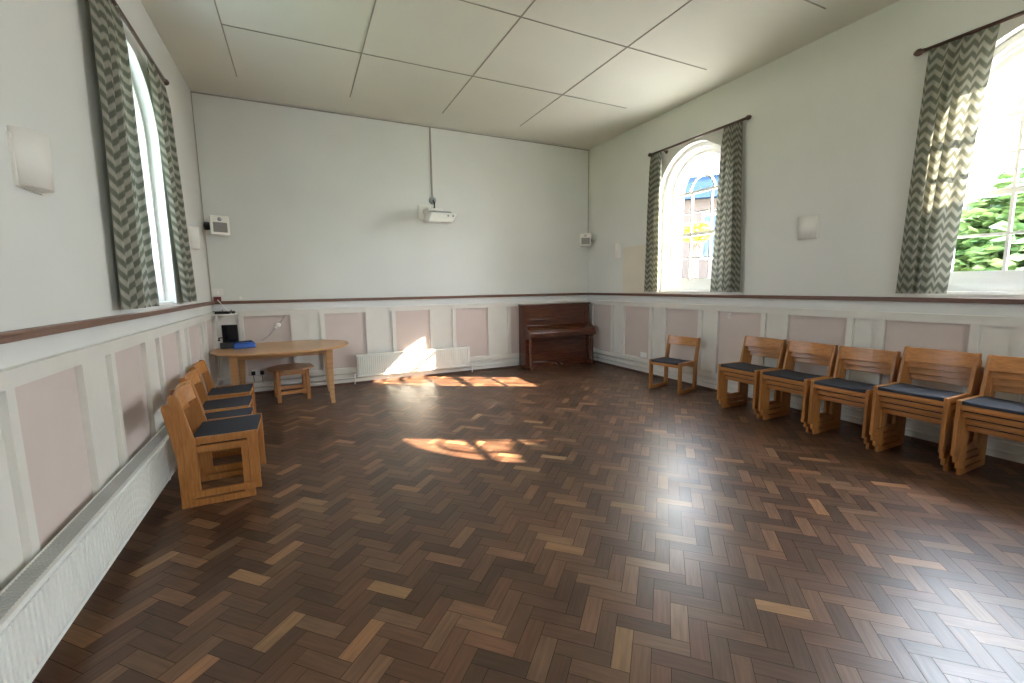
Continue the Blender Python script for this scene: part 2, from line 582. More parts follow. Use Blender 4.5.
Z0P, Z1P = 0.275, 1.158          # panel bottom and top
def wainscot(name, F, a0, a1, wides):
    """wides: pink panel intervals; what lies between two of them is stile, narrow cream panel, stile"""
    mb = MB()
    mb.mi = 0
    abox(mb, F, a0, a1, 0, 0.040, Z1P, 1.222)        # top rail
    abox(mb, F, a0, a1, 0, 0.056, 1.222, 1.240)      # capping bead
    abox(mb, F, a0, a1, 0, 0.040, 0.215, Z0P)        # bottom rail
    mb.mi = 2
    abox(mb, F, a0, a1, 0, 0.012, 1.240, RAIL0)      # plain frieze
    edges = []
    for w0, w1 in wides:
        mb.mi = 1
        abox(mb, F, w0, w1, 0, 0.006, Z0P, Z1P)
    gaps = []
    prev = a0
    for w0, w1 in sorted(wides):
        gaps.append((prev, w0))
        prev = w1
    gaps.append((prev, a1))
    for g0, g1 in gaps:
        mb.mi = 0
        if g1 - g0 < 0.004:
            continue
        st = 0.062
        if g1 - g0 < 0.2:
            abox(mb, F, g0, g1, 0, 0.038, Z0P, Z1P)
            continue
        abox(mb, F, g0, g0 + st, 0, 0.038, Z0P, Z1P)
        abox(mb, F, g1 - st, g1, 0, 0.038, Z0P, Z1P)
        abox(mb, F, g0 + st, g1 - st, 0, 0.010, Z0P, Z1P)
    return struct(mb.build(name, [M['cream'], M['pink'], M['frieze']]))

wainscot('trim_2', FB, XL, XR, [(-0.759, -0.151), (0.323, 0.934), (1.411, 1.989), (2.457, 3.07), (3.536, 4.14), (4.61, 5.20)])
R_w = [(6.613, 7.191), (5.603, 6.232), (4.60, 5.225), (3.619, 4.256), (2.644, 3.276), (1.68, 2.304), (0.72, 1.34), (-0.24, 0.38), (-1.2, -0.58), (-2.16, -1.54)]
wainscot('trim_3', FR, YF, YB, R_w)
L_w = [(6.68, 7.28), (5.68, 6.30), (4.65, 5.29), (3.60, 4.22), (2.50, 3.133), (1.47, 2.09), (0.44, 1.06), (-0.6, 0.02), (-1.63, -1.01)]
wainscot('trim_4', FL, YF, YB, L_w)
wainscot('trim_5', FF, XL, XR, [(-0.76, -0.15), (0.32, 0.93), (1.41, 2.0), (2.46, 3.07), (3.54, 4.14), (4.61, 5.2)])

for nm, F, a0, a1 in (('trim_6', FB, XL, XR), ('trim_7', FR, YF, YB), ('trim_8', FL, YF, YB), ('trim_9', FF, XL, XR)):
    mb = MB()
    abox(mb, F, a0, a1, 0, 0.050, RAIL0, RAIL1)
    abox(mb, F, a0, a1, 0, 0.058, RAIL1 - 0.014, RAIL1 + 0.002)
    struct(mb.build(nm, M['rail'], bevel=0.004))
for nm, F, a0, a1 in (('baseboard_back', FB, XL, XR), ('baseboard_right', FR, YF, YB), ('baseboard_left', FL, YF, YB), ('baseboard_front', FF, XL, XR)):
    mb = MB()
    abox(mb, F, a0, a1, 0, 0.018, 0.03, 0.225)
    mb.mi = 1
    abox(mb, F, a0, a1, 0, 0.026, -0.002, 0.034)
    struct(mb.build(nm, [M['cream'], M['quadrant']]))

# dark line where the back wall meets the ceiling
mb = MB()
mb.box(XL + 0.01, XR - 0.01, YB - 0.014, YB, ZC - 0.030, ZC - 0.014)
struct(mb.build('trim_10', M['batten']))

# ------------------------------------------------------------------ heating pipes
def pipe(F, a0, a1, z, label):
    mb = MB()
    mb.tube([F(a0, 0.034, z), F((a0 + a1) / 2, 0.034, z), F(a1, 0.034, z)], 0.0105, 10)
    o = mb.build('heating_pipe', M['cream'])
    tag(o, label, 'pipe')
pipe(FB, XL + 0.06, XR - 0.06, 0.185, 'upper of two white heating pipes along the skirting behind the piano and table')
pipe(FB, XL + 0.06, XR - 0.06, 0.100, 'lower of two white heating pipes along the skirting behind the piano and table')
pipe(FR, YF + 0.1, YB - 0.07, 0.185, 'upper of two white heating pipes along the skirting behind the stacked chairs')
pipe(FR, YF + 0.1, YB - 0.07, 0.100, 'lower of two white heating pipes along the skirting behind the stacked chairs')

# ------------------------------------------------------------------ curtains and poles
def curtain(x, sgn, top, bot, zt, zb, n, label, amp=0.034, seed=0, group=None):
    """top, bot: (y_start, y_end); sgn = direction into the room"""
    rng = random.Random(seed)
    bm = bmesh.new()
    uvl = bm.loops.layers.uv.new('UVMap')
    NU, NV = n * 12, 40
    ph = [rng.uniform(0, 2 * PI) for _ in range(4)]
    rows = []
    W = abs(bot[1] - bot[0]) * 1.75
    for j in range(NV + 1):
        t = j / NV
        e = t ** 0.85
        y0 = top[0] + (bot[0] - top[0]) * e
        y1 = top[1] + (bot[1] - top[1]) * e
        row = []
        for i in range(NU + 1):
            s = i / NU
            wob = 0.05 * math.sin(3.1 * t + ph[0]) + 0.03 * math.sin(7 * t + ph[1])
            a = 2 * PI * (n * (s + 0.055 * math.sin(2 * PI * s + ph[3]) * (0.3 + t)) + wob)
            gather = 0.45 + 0.55 * min(1, t / 0.12)
            A = amp * gather * (0.75 + 0.25 * math.sin(2 * PI * s * 1.7 + ph[2]))
            d = A * math.sin(a) + 0.25 * A * math.sin(2 * a + ph[1])
            yy = y0 + (y1 - y0) * (s + 0.018 * math.sin(a * 1.0 + 1.2))
            if j < 2:
                d *= 0.8
            row.append(bm.verts.new((x + sgn * d, yy, zt + (zb - zt) * t)))
        rows.append(row)
    for j in range(NV):
        for i in range(NU):
            f = bm.faces.new((rows[j][i], rows[j][i + 1], rows[j + 1][i + 1], rows[j + 1][i]))
            f.smooth = True
            for lp, (a, b_) in zip(f.loops, ((i, j), (i + 1, j), (i + 1, j + 1), (i, j + 1))):
                lp[uvl].uv = (W * a / NU, (zt - zb) * (1 - b_ / NV))
    me = bpy.data.meshes.new('curtain')
    bm.to_mesh(me)
    bm.free()
    me.materials.append(M['curtain'])
    o = bpy.data.objects.new('curtain', me)
    col.objects.link(o)
    tag(o, label, 'curtain', group)
    return o

def pole(x, wall_x, ya, yb, z, label):
    t = thing('curtain_pole', label, 'curtain pole', (x, (ya + yb) / 2, z))
    h = (yb - ya) / 2
    MB().tube([(0, -h + 0.08, 0), (0, 0, 0), (0, h - 0.08, 0)], 0.016, 12).build('rod', M['pole'], t)
    for sg in (-1, 1):
        prof = [(0.014, 0), (0.020, 0.006), (0.016, 0.014), (0.030, 0.034), (0.031, 0.05), (0.022, 0.07), (0.008, 0.084)]
        if sg < 0:
            prof = [(r, -q) for r, q in prof]
        MB().lathe(prof, (0, sg * (h - 0.085), 0), 'y', 14).build('finial', M['pole'], t)
    for f in (-0.62, 0.62):
        d = wall_x - x
        b = MB().tube([(0, f * h, -0.016), (d * 0.5, f * h, -0.03), (d, f * h, -0.03)], 0.009, 8)
        b.lathe([(0.026, 0), (0.026, math.copysign(0.012, -d))], (d, f * h, -0.03), 'x', 12)
        b.build('bracket', M['pole'], t)
    return t

PX = XR - 0.062
PZ = 3.615
pole(PX, XR, 3.885, 5.695, PZ, 'dark wooden curtain pole above the arched window on the right wall nearest the corner')
pole(PX, XR, 0.49, 2.270, PZ, 'dark wooden curtain pole over the window at the right edge of the photo')
LX = XL + 0.066
pole(LX, XL, 3.93, 5.73, PZ, 'dark wooden curtain pole above the window on the left wall')
curtain(PX, -1, (5.635, 5.40), (5.69, 5.37), PZ - 0.010, 1.425, 4, 'narrow zigzag curtain left of the arched window nearest the piano', seed=1)
curtain(PX, -1, (4.28, 4.01), (4.36, 3.91), PZ - 0.010, 1.425, 5, 'zigzag curtain right of the arched window nearest the piano', seed=2)
curtain(PX, -1, (2.165, 1.715), (2.24, 1.86), PZ - 0.010, 1.425, 4, 'zigzag curtain with light showing through it at the right edge of the photo', seed=3)
curtain(LX, 1, (3.86, 4.42), (3.78, 4.43), PZ - 0.010, 1.425, 5, 'wide zigzag curtain on the left wall, nearer to the camera', seed=14, amp=0.04)
curtain(LX, 1, (5.08, 5.58), (5.49, 5.92), PZ - 0.010, 1.425, 4, 'zigzag curtain on the left wall, further window side next to the wall light', seed=5)

# ------------------------------------------------------------------ chairs
def make_chair():
    t = thing('stacking_chair', 'chair', 'chair')
    HW, T = 0.250, 0.026
    bw, bh = M['beech'], M['beech_h']
    for s in (-1, 1):
        xa, xb = sorted((s * HW, s * (HW - T)))
        f3 = lambda a, b_, d: (d, a, b_)
        # front leg
        MB().prism([(-0.250, 0.048), (-0.182, 0.048), (-0.184, 0.372), (-0.184, 0.446), (-0.250, 0.446)], f3, xa, xb).build('leg', bw, t, 0.004)
        # rear leg running up into the raked back post
        MB().prism([(0.125, 0.048), (0.205, 0.048), (0.205, 0.36), (0.262, 0.735), (0.255, 0.765), (0.215, 0.765), (0.205, 0.75), (0.130, 0.42)], f3, xa, xb).build('back_post', bw, t, 0.004)
        # floor runner and side rail
        MB().box(xa, xb, -0.252, 0.207, 0.0, 0.050).build('runner', bw, t, 0.004)
        MB().box(xa + 0.002, xb - 0.002, -0.194, 0.128, 0.392, 0.444).build('side_rail', bw, t, 0.003)
    MB().box(-0.226, 0.226, -0.240, -0.216, 0.372, 0.416).build('front_rail', bh, t, 0.003)
    MB().box(-0.226, 0.226, 0.118, 0.142, 0.350, 0.410).build('rear_rail', bh, t, 0.003)
    # seat pad, slightly dished
    sm = MB()
    nx = 8
    for i in range(nx):
        x0, x1 = -0.222 + 0.444 * i / nx, -0.222 + 0.444 * (i + 1) / nx
        z = lambda x: 0.438 + 0.008 * (x / 0.222) ** 2
        lo = [(x0, -0.244, 0.414), (x1, -0.244, 0.414), (x1, 0.165, 0.404), (x0, 0.165, 0.404)]
        hi = [(x0, -0.244, z(x0)), (x1, -0.244, z(x1)), (x1, 0.165, z(x1) - 0.010), (x0, 0.165, z(x0) - 0.010)]
        sm.hexa(lo, hi)
    bmesh.ops.remove_doubles(sm.bm, verts=sm.bm.verts[:], dist=1e-5)
    inner = [f for f in sm.bm.faces if abs(f.normal.x) > 0.9 and abs(f.calc_center_median().x) < 0.2]
    bmesh.ops.delete(sm.bm, geom=inner, context='FACES_ONLY')
    sm.build('seat', M['seat'], t, 0.005)
    # curved plywood backrest between the posts
    bk = MB()
    n = 12
    for i in range(n):
        q = []
        for k in (i, i + 1):
            x = -0.228 + 0.456 * k / n
            dip = 0.030 * (1 - (x / 0.228) ** 2)
            q.append((x, dip))
        (x0, d0), (x1, d1) = q
        ya, yb = 0.186, 0.212
        lo = [(x0, ya + d0, 0.637), (x1, ya + d1, 0.637), (x1, ya + d1 + 0.016, 0.637), (x0, ya + d0 + 0.016, 0.637)]
        hi = [(x0, yb + d0, 0.762), (x1, yb + d1, 0.762), (x1, yb + d1 + 0.016, 0.762), (x0, yb + d0 + 0.016, 0.762)]
        bk.hexa(lo, hi)
    bmesh.ops.remove_doubles(bk.bm, verts=bk.bm.verts[:], dist=1e-5)
    inner = [f for f in bk.bm.faces if abs(f.normal.x) > 0.9 and abs(f.calc_center_median().x) < 0.22]
    bmesh.ops.delete(bk.bm, geom=inner, context='FACES_ONLY')
    bk.build('backrest', bh, t, 0.003)
    return t

chair0 = make_chair()
used = [False]
def place_chair(x, y, z, rz, label, group):
    c = chair0 if not used[0] else copy_tree(chair0)
    used[0] = True
    c.location = (x, y, z)
    c.rotation_euler = (0, 0, rz)
    tag(c, label, 'chair', group)
    return c

RISE, FWD = 0.0605, 0.044
place_chair(4.880, 4.655, 0, math.radians(-79), 'single wooden chair with grey seat standing alone against the right wall', 'wooden chairs with grey seats')
WORD = {3: ['lowest', 'middle', 'topmost'], 4: ['lowest', 'second from the floor', 'third from the floor', 'topmost']}
stacks = [(3.395, 3, 'stack closest to the lone chair'), (2.855, 3, 'second stack from the lone chair'),
          (2.315, 3, 'third stack from the lone chair'), (1.765, 4, 'fourth stack from the lone chair'),
          (1.215, 4, 'fifth stack, at the right photo edge')]
for y, n, where in stacks:
    for q in range(n):
        place_chair(4.895 - FWD * q, y + random.uniform(-0.004, 0.004), RISE * q, math.radians(-90 + random.uniform(-0.6, 0.6)),
                    'wooden chair, %s of the %s' % (WORD[n][q], where), 'wooden chairs with grey seats')
place_chair(-0.650, 3.921, 0, PI / 2, 'wooden chair under another one, nearest the camera by the left radiator', 'wooden chairs with grey seats')
place_chair(-0.606, 3.910, 0.066, PI / 2, 'wooden chair on top of another one, nearest the camera by the left radiator', 'wooden chairs with grey seats')
place_chair(-0.715, 4.47, 0, PI / 2, 'wooden chair against the left wall, just behind the nearest pair', 'wooden chairs with grey seats')
place_chair(-0.765, 5.01, 0, PI / 2, 'wooden chair against the left wall, third place back from the camera', 'wooden chairs with grey seats')
place_chair(-0.810, 5.66, 0, PI / 2, 'wooden chair against the left wall, closest to the oval table', 'wooden chairs with grey seats')

# ------------------------------------------------------------------ oval table
def build_table():
    x0, x1, y0, y1, zt = -1.07, 0.585, 6.03, 7.30, 0.775
    cx, cy, a, b_ = (x0 + x1) / 2, (y0 + y1) / 2, (x1 - x0) / 2, (y1 - y0) / 2
    t = thing('oval_table', 'honey wood oval table in the far left corner carrying a black screen', 'table', (cx, cy, 0))
    def sup(k, n, sx, sy, e=2.35):
        th = 2 * PI * k / n
        c, s = math.cos(th), math.sin(th)
        return (sx * math.copysign(abs(c) ** (2 / e), c), sy * math.copysign(abs(s) ** (2 / e), s))
    n = 72
    f = lambda p, q, d: (p, q, d)
    MB().prism([sup(k, n, a, b_) for k in range(n)], f, zt - 0.028, zt).build('tabletop', M['table'], t, 0.006)
    ap = MB()
    lx, ly = 0.545, 0.37
    for s in (-1, 1):
        ap.box(-lx, lx, s * ly - 0.011, s * ly + 0.011, zt - 0.10, zt - 0.027)
        ap.box(s * lx - 0.011, s * lx + 0.011, -ly, ly, zt - 0.10, zt - 0.027)
    ap.build('apron', M['table'], t, 0.003)
    for sx in (-1, 1):
        for sy in (-1, 1):
            lg = MB()
            prof = [(0.0, 0.047, zt - 0.027), (0.0, 0.043, 0.55), (0.006, 0.034, 0.30), (0.008, 0.027, 0.10), (0.016, 0.025, 0.0)]
            for (o1, r1, z1), (o2, r2, z2) in zip(prof[:-1], prof[1:]):
                def ring(o, r, z):
                    X, Y = sx * (lx + o), sy * (ly + o * 0.5)
                    return [(X - r, Y - r, z), (X + r, Y - r, z), (X + r, Y + r, z), (X - r, Y + r, z)]
                lg.hexa(ring(o2, r2, z2), ring(o1, r1, z1))
            bmesh.ops.remove_doubles(lg.bm, verts=lg.bm.verts[:], dist=1e-5)
            lg.build('leg', M['table'], t, 0.006)
build_table()

def build_stool():
    t = thing('low_side_table', 'low octagonal wooden side table tucked under the oval table', 'side table', (-0.185, 6.86, 0), math.radians(8))
    r = 0.315
    f = lambda p, q, d: (p, q, d)
    z = 0.455
    MB().prism([(r * math.cos(PI / 8 + PI * k / 4), r * math.sin(PI / 8 + PI * k / 4)) for k in range(8)], f, z - 0.026, z).build('tabletop', M['stool'], t, 0.006)
    q = 0.185
    for sx in (-1, 1):
        for sy in (-1, 1):
            MB().box(sx * q - 0.024, sx * q + 0.024, sy * q - 0.024, sy * q + 0.024, 0, z - 0.026).build('leg', M['beech'], t, 0.004)
    for s in (-1, 1):
        MB().box(-q, q, s * q - 0.010, s * q + 0.010, z - 0.09, z - 0.027).build('apron', M['beech_h'], t, 0.002)
        MB().box(-q, q, s * q - 0.011, s * q + 0.011, 0.10, 0.145).build('stretcher', M['beech_h'], t, 0.002)
build_stool()

# ------------------------------------------------------------------ things on and by the table
def build_screen():
    t = thing('flat_screen', 'small black flat screen standing at the back of the oval table', 'screen', (-0.885, 6.98, 0.776), math.radians(-12))
    MB().box(-0.095, 0.095, -0.012, 0.012, 0.030, 0.300).build('bezel', M['black'], t, 0.006)
    MB().box(-0.085, 0.085, -0.0145, -0.0115, 0.042, 0.290).build('display', M['screen'], t)
    MB().box(-0.07, 0.07, -0.05, 0.06, 0.0, 0.012).box(-0.02, 0.02, 0.008, 0.026, 0.008, 0.15).build('stand', M['black'], t, 0.003)
build_screen()
def build_box():
    t = thing('card_reader_box', 'bright blue plastic box with a black lid strip lying on the oval table', 'box', (-0.715, 6.78, 0.776), math.radians(14))
    MB().hexa([(-0.125, -0.085, 0), (0.125, -0.085, 0), (0.125, 0.085, 0), (-0.125, 0.085, 0)],
              [(-0.120, -0.080, 0.062), (0.120, -0.080, 0.062), (0.120, 0.085, 0.076), (-0.120, 0.085, 0.076)]).build('casing', M['blue'], t, 0.008)
    MB().box(-0.09, 0.10, 0.02, 0.075, 0.070, 0.086).build('lid', M['black'], t, 0.004)
build_box()
def build_unit():
    t = thing('set_top_unit', 'squat black electronic unit in front of the black screen on the oval table', 'electronic unit', (-0.90, 6.80, 0.776), math.radians(10))
    MB().box(-0.085, 0.075, -0.05, 0.05, 0.004, 0.078).build('casing', M['black'], t, 0.006)
    for sx in (-1, 1):
        MB().box(sx * 0.06 - 0.008, sx * 0.06 + 0.008, -0.045, 0.045, 0.0, 0.006).build('foot', M['grey_plastic'], t)
build_unit()
def build_bottle():
    t = thing('pump_bottle', 'small white bottle with a black top at the wall end of the oval table', 'bottle', (-1.000, 6.86, 0.776))
    MB().lathe([(0.022, 0), (0.024, 0.01), (0.024, 0.07), (0.012, 0.09), (0.012, 0.10)], (0, 0, 0), 'z', 14).build('body', M['plastic'], t)
    b = MB().lathe([(0.014, 0.098), (0.014, 0.115), (0.006, 0.12), (0.006, 0.135)], (0, 0, 0), 'z', 12)
    b.box(-0.006, 0.04, -0.006, 0.006, 0.132, 0.144)
    b.build('pump', M['black'], t)
build_bottle()

def build_corner_shelf():
    t = thing('corner_shelf', 'small white corner shelf fixed under the rail above the oval table', 'shelf', (XL + 0.045, YB - 0.062, 1.198))
    f = lambda p, q, d: (p, q, d)
    MB().prism([(0, 0), (0, -0.30), (0.10, -0.29), (0.28, -0.10), (0.30, 0)], f, 0.0, 0.016).build('board', M['white'], t, 0.003)
    MB().box(0.02, 0.035, -0.20, 0.0, -0.09, 0.0).build('bracket', M['white'], t)
build_corner_shelf()
def build_router():
    t = thing('router', 'flat black router lying on the small white corner shelf', 'router', (XL + 0.165, YB - 0.175, 1.215), math.radians(-35))
    MB().box(-0.125, 0.125, -0.065, 0.065, 0, 0.036).build('casing', M['black'], t, 0.008)
    for s in (-1, 1):
        MB().tube([(s * 0.07, 0.05, 0.02), (s * 0.07, 0.056, 0.055)], 0.005, 8).build('antenna', M['black'], t)
build_router()
def cable(pts, r, mat, label, name='cable'):
    # smooth the polyline a little
    P = [Vector(p) for p in pts]
    for _ in range(2):
        Q = [P[0]]
        for a, b_ in zip(P[:-1], P[1:]):
            Q += [a * 0.75 + b_ * 0.25, a * 0.25 + b_ * 0.75]
        Q.append(P[-1])
        P = Q
    o = MB().tube(P, r, 7).build(name, mat)
    return tag(o, label, 'cable')
cable([(XL + 0.09, YB - 0.075, 1.41), (XL + 0.13, YB - 0.12, 1.36), (XL + 0.24, YB - 0.24, 1.235), (XL + 0.26, YB - 0.27, 1.222)], 0.006, M['paper'], 'white lead dropping from the rail onto the white corner shelf')
def build_red():
    t = thing('alarm_call_point', 'small red box on the wooden rail in the left corner', 'call point', (XL + 0.082, YB - 0.001, 1.389))
    MB().box(-0.045, 0.045, -0.036, 0, 0.0, 0.062).build('casing', M['red'], t, 0.004)
    MB().box(-0.018, 0.018, -0.039, -0.034, 0.018, 0.040).build('plate', M['black'], t)
build_red()
def build_switch(loc, label, w=0.085, h=0.085):
    t = thing('switch_plate', label, 'switch')
    t.location = loc
    MB().box(-w / 2, w / 2, -0.010, 0, -h / 2, h / 2).build('plate', M['plastic'], t, 0.003)
    MB().box(-0.012, 0.012, -0.015, -0.008, -0.020, 0.020).build('rocker', M['white'], t, 0.002)
build_switch((XL + 0.092, YB, 1.515), 'pale square switch plate above the red box in the left corner', 0.13, 0.09)
build_switch((XL + 0.36, YB, 1.425), 'tiny white plate on the back wall just above the rail, right of the red box', 0.05, 0.04)
cable([(-0.55, YB - 0.014, 0.79), (-0.44, YB - 0.012, 0.87), (-0.32, YB - 0.013, 1.0), (-0.20, YB - 0.012, 1.17), (-0.17, YB - 0.036, 1.23)], 0.005, M['grey_plastic'], 'grey cable running slantwise up the pink panel behind the oval table')
def build_junction():
    t = thing('junction_box', 'small round white cable box on the pink panel behind the oval table', 'cable box', (-0.315, YB - 0.006, 1.015))
    MB().lathe([(0.030, 0), (0.030, -0.018), (0.022, -0.024)], (0, 0, 0), 'y', 16).build('cover', M['white'], t)
    MB().box(-0.055, -0.02, -0.016, -0.001, -0.05, -0.02).build('clip', M['plastic'], t)
build_junction()
def build_socket(F, a, z, label, plugs=0, rz=0.0, d=0.030):
    t = thing('wall_socket', label, 'socket', F(a, d, z), rz)
    MB().box(-0.073, 0.073, -0.010, 0, -0.043, 0.043).build('face_plate', M['white'], t, 0.003)
    for s in (-1, 1):
        MB().box(s * 0.035 - 0.006, s * 0.035 + 0.006, -0.013, -0.008, 0.016, 0.032).build('rocker', M['plastic'], t)
    return t
def build_plug(loc, label, drop):
    t = thing('plug', label, 'plug', loc)
    MB().box(-0.025, 0.025, -0.038, 0, -0.028, 0.028).build('body', M['black'], t, 0.006)
    MB().tube([(0, -0.024, -0.028), (0, -0.028, -0.07), (0.004, -0.020, -drop)], 0.004, 8).build('lead', M['black'], t)
build_socket(FB, -0.635, 0.325, 'white double socket low on the back wall under the oval table', d=0.006)
build_plug((-0.690, YB - 0.0165, 0.318), 'black plug in the socket under the oval table, nearer the left corner', 0.13)
build_plug((-0.580, YB - 0.0165, 0.318), 'black plug in the socket under the oval table, nearer the radiator', 0.15)
build_socket(FR, 5.74, 0.330, 'white double socket low on the right wall left of the lone chair', rz=-PI / 2, d=0.006)
def build_hook():
    t = thing('hook_plate', 'tiny cream bracket at the top of the pink panel above the first chair stack', 'bracket', (XR - 0.006, 4.09, 1.10), -PI / 2)
    MB().box(-0.020, 0.020, -0.012, 0, -0.035, 0.035).build('plate', M['cream'], t, 0.002)
    MB().box(-0.010, 0.014, -0.035, -0.010, -0.012, 0.012).build('hook', M['cream'], t, 0.002)
build_hook()

# ------------------------------------------------------------------ radiators
def radiator(F, a0, a1, z0, z1, d0, d1, label, rib=0.033, valve=True):
    t = thing('radiator', label, 'radiator', (0, 0, 0))
    p = MB()
    n = int((a1 - a0 - 0.03) / rib)
    pitch = (a1 - a0 - 0.03) / n
    abox(p, F, a0, a1, d1 - 0.022, d1 - 0.014, z0, z1)
    for i in range(n):
        a = a0 + 0.015 + pitch * (i + 0.5)
        w = pitch * 0.36
        p.prism([(a - w, d1 - 0.015), (a - w * 0.7, d1), (a + w * 0.7, d1), (a + w, d1 - 0.015)], lambda u, v, zz: F(u, v, zz), z0 + 0.03, z1 - 0.03)
    abox(p, F, a0, a1, d1 - 0.016, d1 - 0.002, z0, z0 + 0.022)
    abox(p, F, a0, a1, d1 - 0.016, d1 - 0.002, z1 - 0.022, z1)
    p.build('front_panel', M['rad'], t)
    q = MB()
    abox(q, F, a0, a1, d0, d0 + 0.012, z0, z1)
    q.build('rear_panel', M['rad'], t)
    g = MB()
    abox(g, F, a0 + 0.004, a1 - 0.004, d0 + 0.011, d1 - 0.019, z1 - 0.006, z1 - 0.001)
    k = int((a1 - a0) / 0.02)
    for i in range(k):
        a = a0 + 0.01 + (a1 - a0 - 0.02) * i / (k - 1)
        abox(g, F, a - 0.003, a + 0.003, d0 + 0.012, d1 - 0.02, z1 - 0.001, z1 + 0.002)
    g.build('top_grille', M['grille'], t)
    for a in (a0, a1):
        s = MB()
        aa = (a, a + 0.004) if a == a0 else (a - 0.004, a)
        abox(s, F, aa[0], aa[1], d0 + 0.010, d1 - 0.010, z0 + 0.01, z1)
        s.build('side_panel', M['rad'], t)
    if valve:
        for a, sg in ((a0, -1), (a1, 1)):
            v = MB()
            dm = d0 + 0.02
            v.tube([F(a, dm, z0 + 0.04), F(a + sg * 0.035, dm, z0 + 0.04), F(a + sg * 0.045, dm, z0 + 0.02), F(a + sg * 0.045, dm, 0.005)], 0.009, 8)
            v.build('valve', M['white'], t)
    return t
radiator(FB, 0.755, 2.680, 0.125, 0.480, 0.052, 0.100, 'long white ribbed radiator on the back wall in the sunlight')
rl = radiator(FL, 1.55, 4.62, 0.140, 0.446, 0.055, 0.160, 'long white radiator under the left wall panels, behind the chairs')
js = MB()
abox(js, FL, 3.925, 3.955, 0.150, 0.163, 0.138, 0.449)
js.build('joint_strip', M['rad'], rl)

# ------------------------------------------------------------------ piano
def build_piano():
    x0, x1 = 3.685, 5.125
    t = thing('upright_piano', 'dark mahogany upright piano in the far right corner', 'piano', ((x0 + x1) / 2, 0, 0))
    h = (x1 - x0) / 2
    yb, yu, yk = 7.335, 7.115, 6.875
    m = M['piano']
    # side cheeks with the keyboard arm in profile
    prof = [(yb, 0.0), (yu - 0.04, 0.0), (yu - 0.04, 0.555), (yk + 0.03, 0.590), (yk + 0.012, 0.625), (yk + 0.018, 0.72), (yk + 0.06, 0.745), (yu - 0.05, 0.80), (yu - 0.012, 0.86), (yu - 0.012, 1.175), (yb, 1.175)]
    for s in (-1, 1):
        xa, xb = sorted((s * h, s * (h - 0.045)))
        MB().prism(prof, lambda a, b_, d: (d, a, b_), xa, xb).build('side_panel', m, t, 0.005)
    MB().box(-h - 0.018, h + 0.018, yu - 0.035, yb, 1.175, 1.205).build('lid', m, t, 0.008)
    up = MB().box(-h + 0.045, h - 0.045, yu, yu + 0.02, 0.80, 1.176)
    for xx in (-h + 0.045, h - 0.105):
        up.box(xx, xx + 0.06, yu - 0.008, yu, 0.82, 1.174)
    up.box(-h + 0.105, h - 0.105, yu - 0.008, yu, 1.12, 1.174)
    up.build('upper_panel', m, t, 0.002)
    MB().box(-h + 0.11, h - 0.11, yu - 0.040, yu + 0.002, 0.905, 0.925).build('music_ledge', m, t, 0.004)
    # closed keyboard fall
    MB().prism([(yk + 0.035, 0.700), (yk + 0.035, 0.728), (yk + 0.075, 0.745), (yu - 0.04, 0.806), (yu + 0.004, 0.815), (yu + 0.004, 0.700)],
               lambda a, b_, d: (d, a, b_), -h + 0.045, h - 0.045).build('fall_board', m, t, 0.004)
    MB().box(-h - 0.004, h + 0.004, yk, yu, 0.595, 0.690).build('key_bed', m, t, 0.008)
    MB().box(-h + 0.045, h - 0.045, yk + 0.018, yu, 0.688, 0.702).build('key_slip', m, t, 0.002)
    lp = MB().box(-h + 0.045, h - 0.045, yu + 0.012, yu + 0.03, 0.115, 0.600)
    lp.box(-h + 0.12, h - 0.12, yu + 0.004, yu + 0.013, 0.20, 0.52)
    lp.build('lower_panel', m, t, 0.002)
    MB().box(-h + 0.045, h - 0.045, yu - 0.005, yu + 0.03, 0.0, 0.115).build('plinth', m, t, 0.003)
    for s in (-1, 1):
        xc = s * (h - 0.045)
        MB().lathe([(0.026, 0.075), (0.030, 0.10), (0.024, 0.12), (0.032, 0.35), (0.036, 0.50), (0.028, 0.54), (0.038, 0.565), (0.038, 0.597)], (xc, yk + 0.075, 0), 'z', 14).build('leg', m, t)
        MB().box(xc - 0.044, xc + 0.044, yk + 0.02, yu + 0.01, 0.012, 0.078).build('toe_block', m, t, 0.006)
        MB().lathe([(0.014, 0.0), (0.014, 0.014)], (xc, yk + 0.06, 0), 'z', 10).build('castor', M['metal'], t)
    MB().box(-h + 0.04, h - 0.04, yb - 0.03, yb, 0.0, 1.17).build('back_board', m, t)
    for dx in (-0.06, 0.05):
        MB().hexa([(dx - 0.018, yu - 0.085, 0.045), (dx + 0.018, yu - 0.085, 0.045), (dx + 0.012, yu, 0.065), (dx - 0.012, yu, 0.065)],
                  [(dx - 0.018, yu - 0.085, 0.055), (dx + 0.018, yu - 0.085, 0.055), (dx + 0.012, yu, 0.075), (dx - 0.012, yu, 0.075)]).build('pedal', M['metal'], t, 0.003)
build_piano()

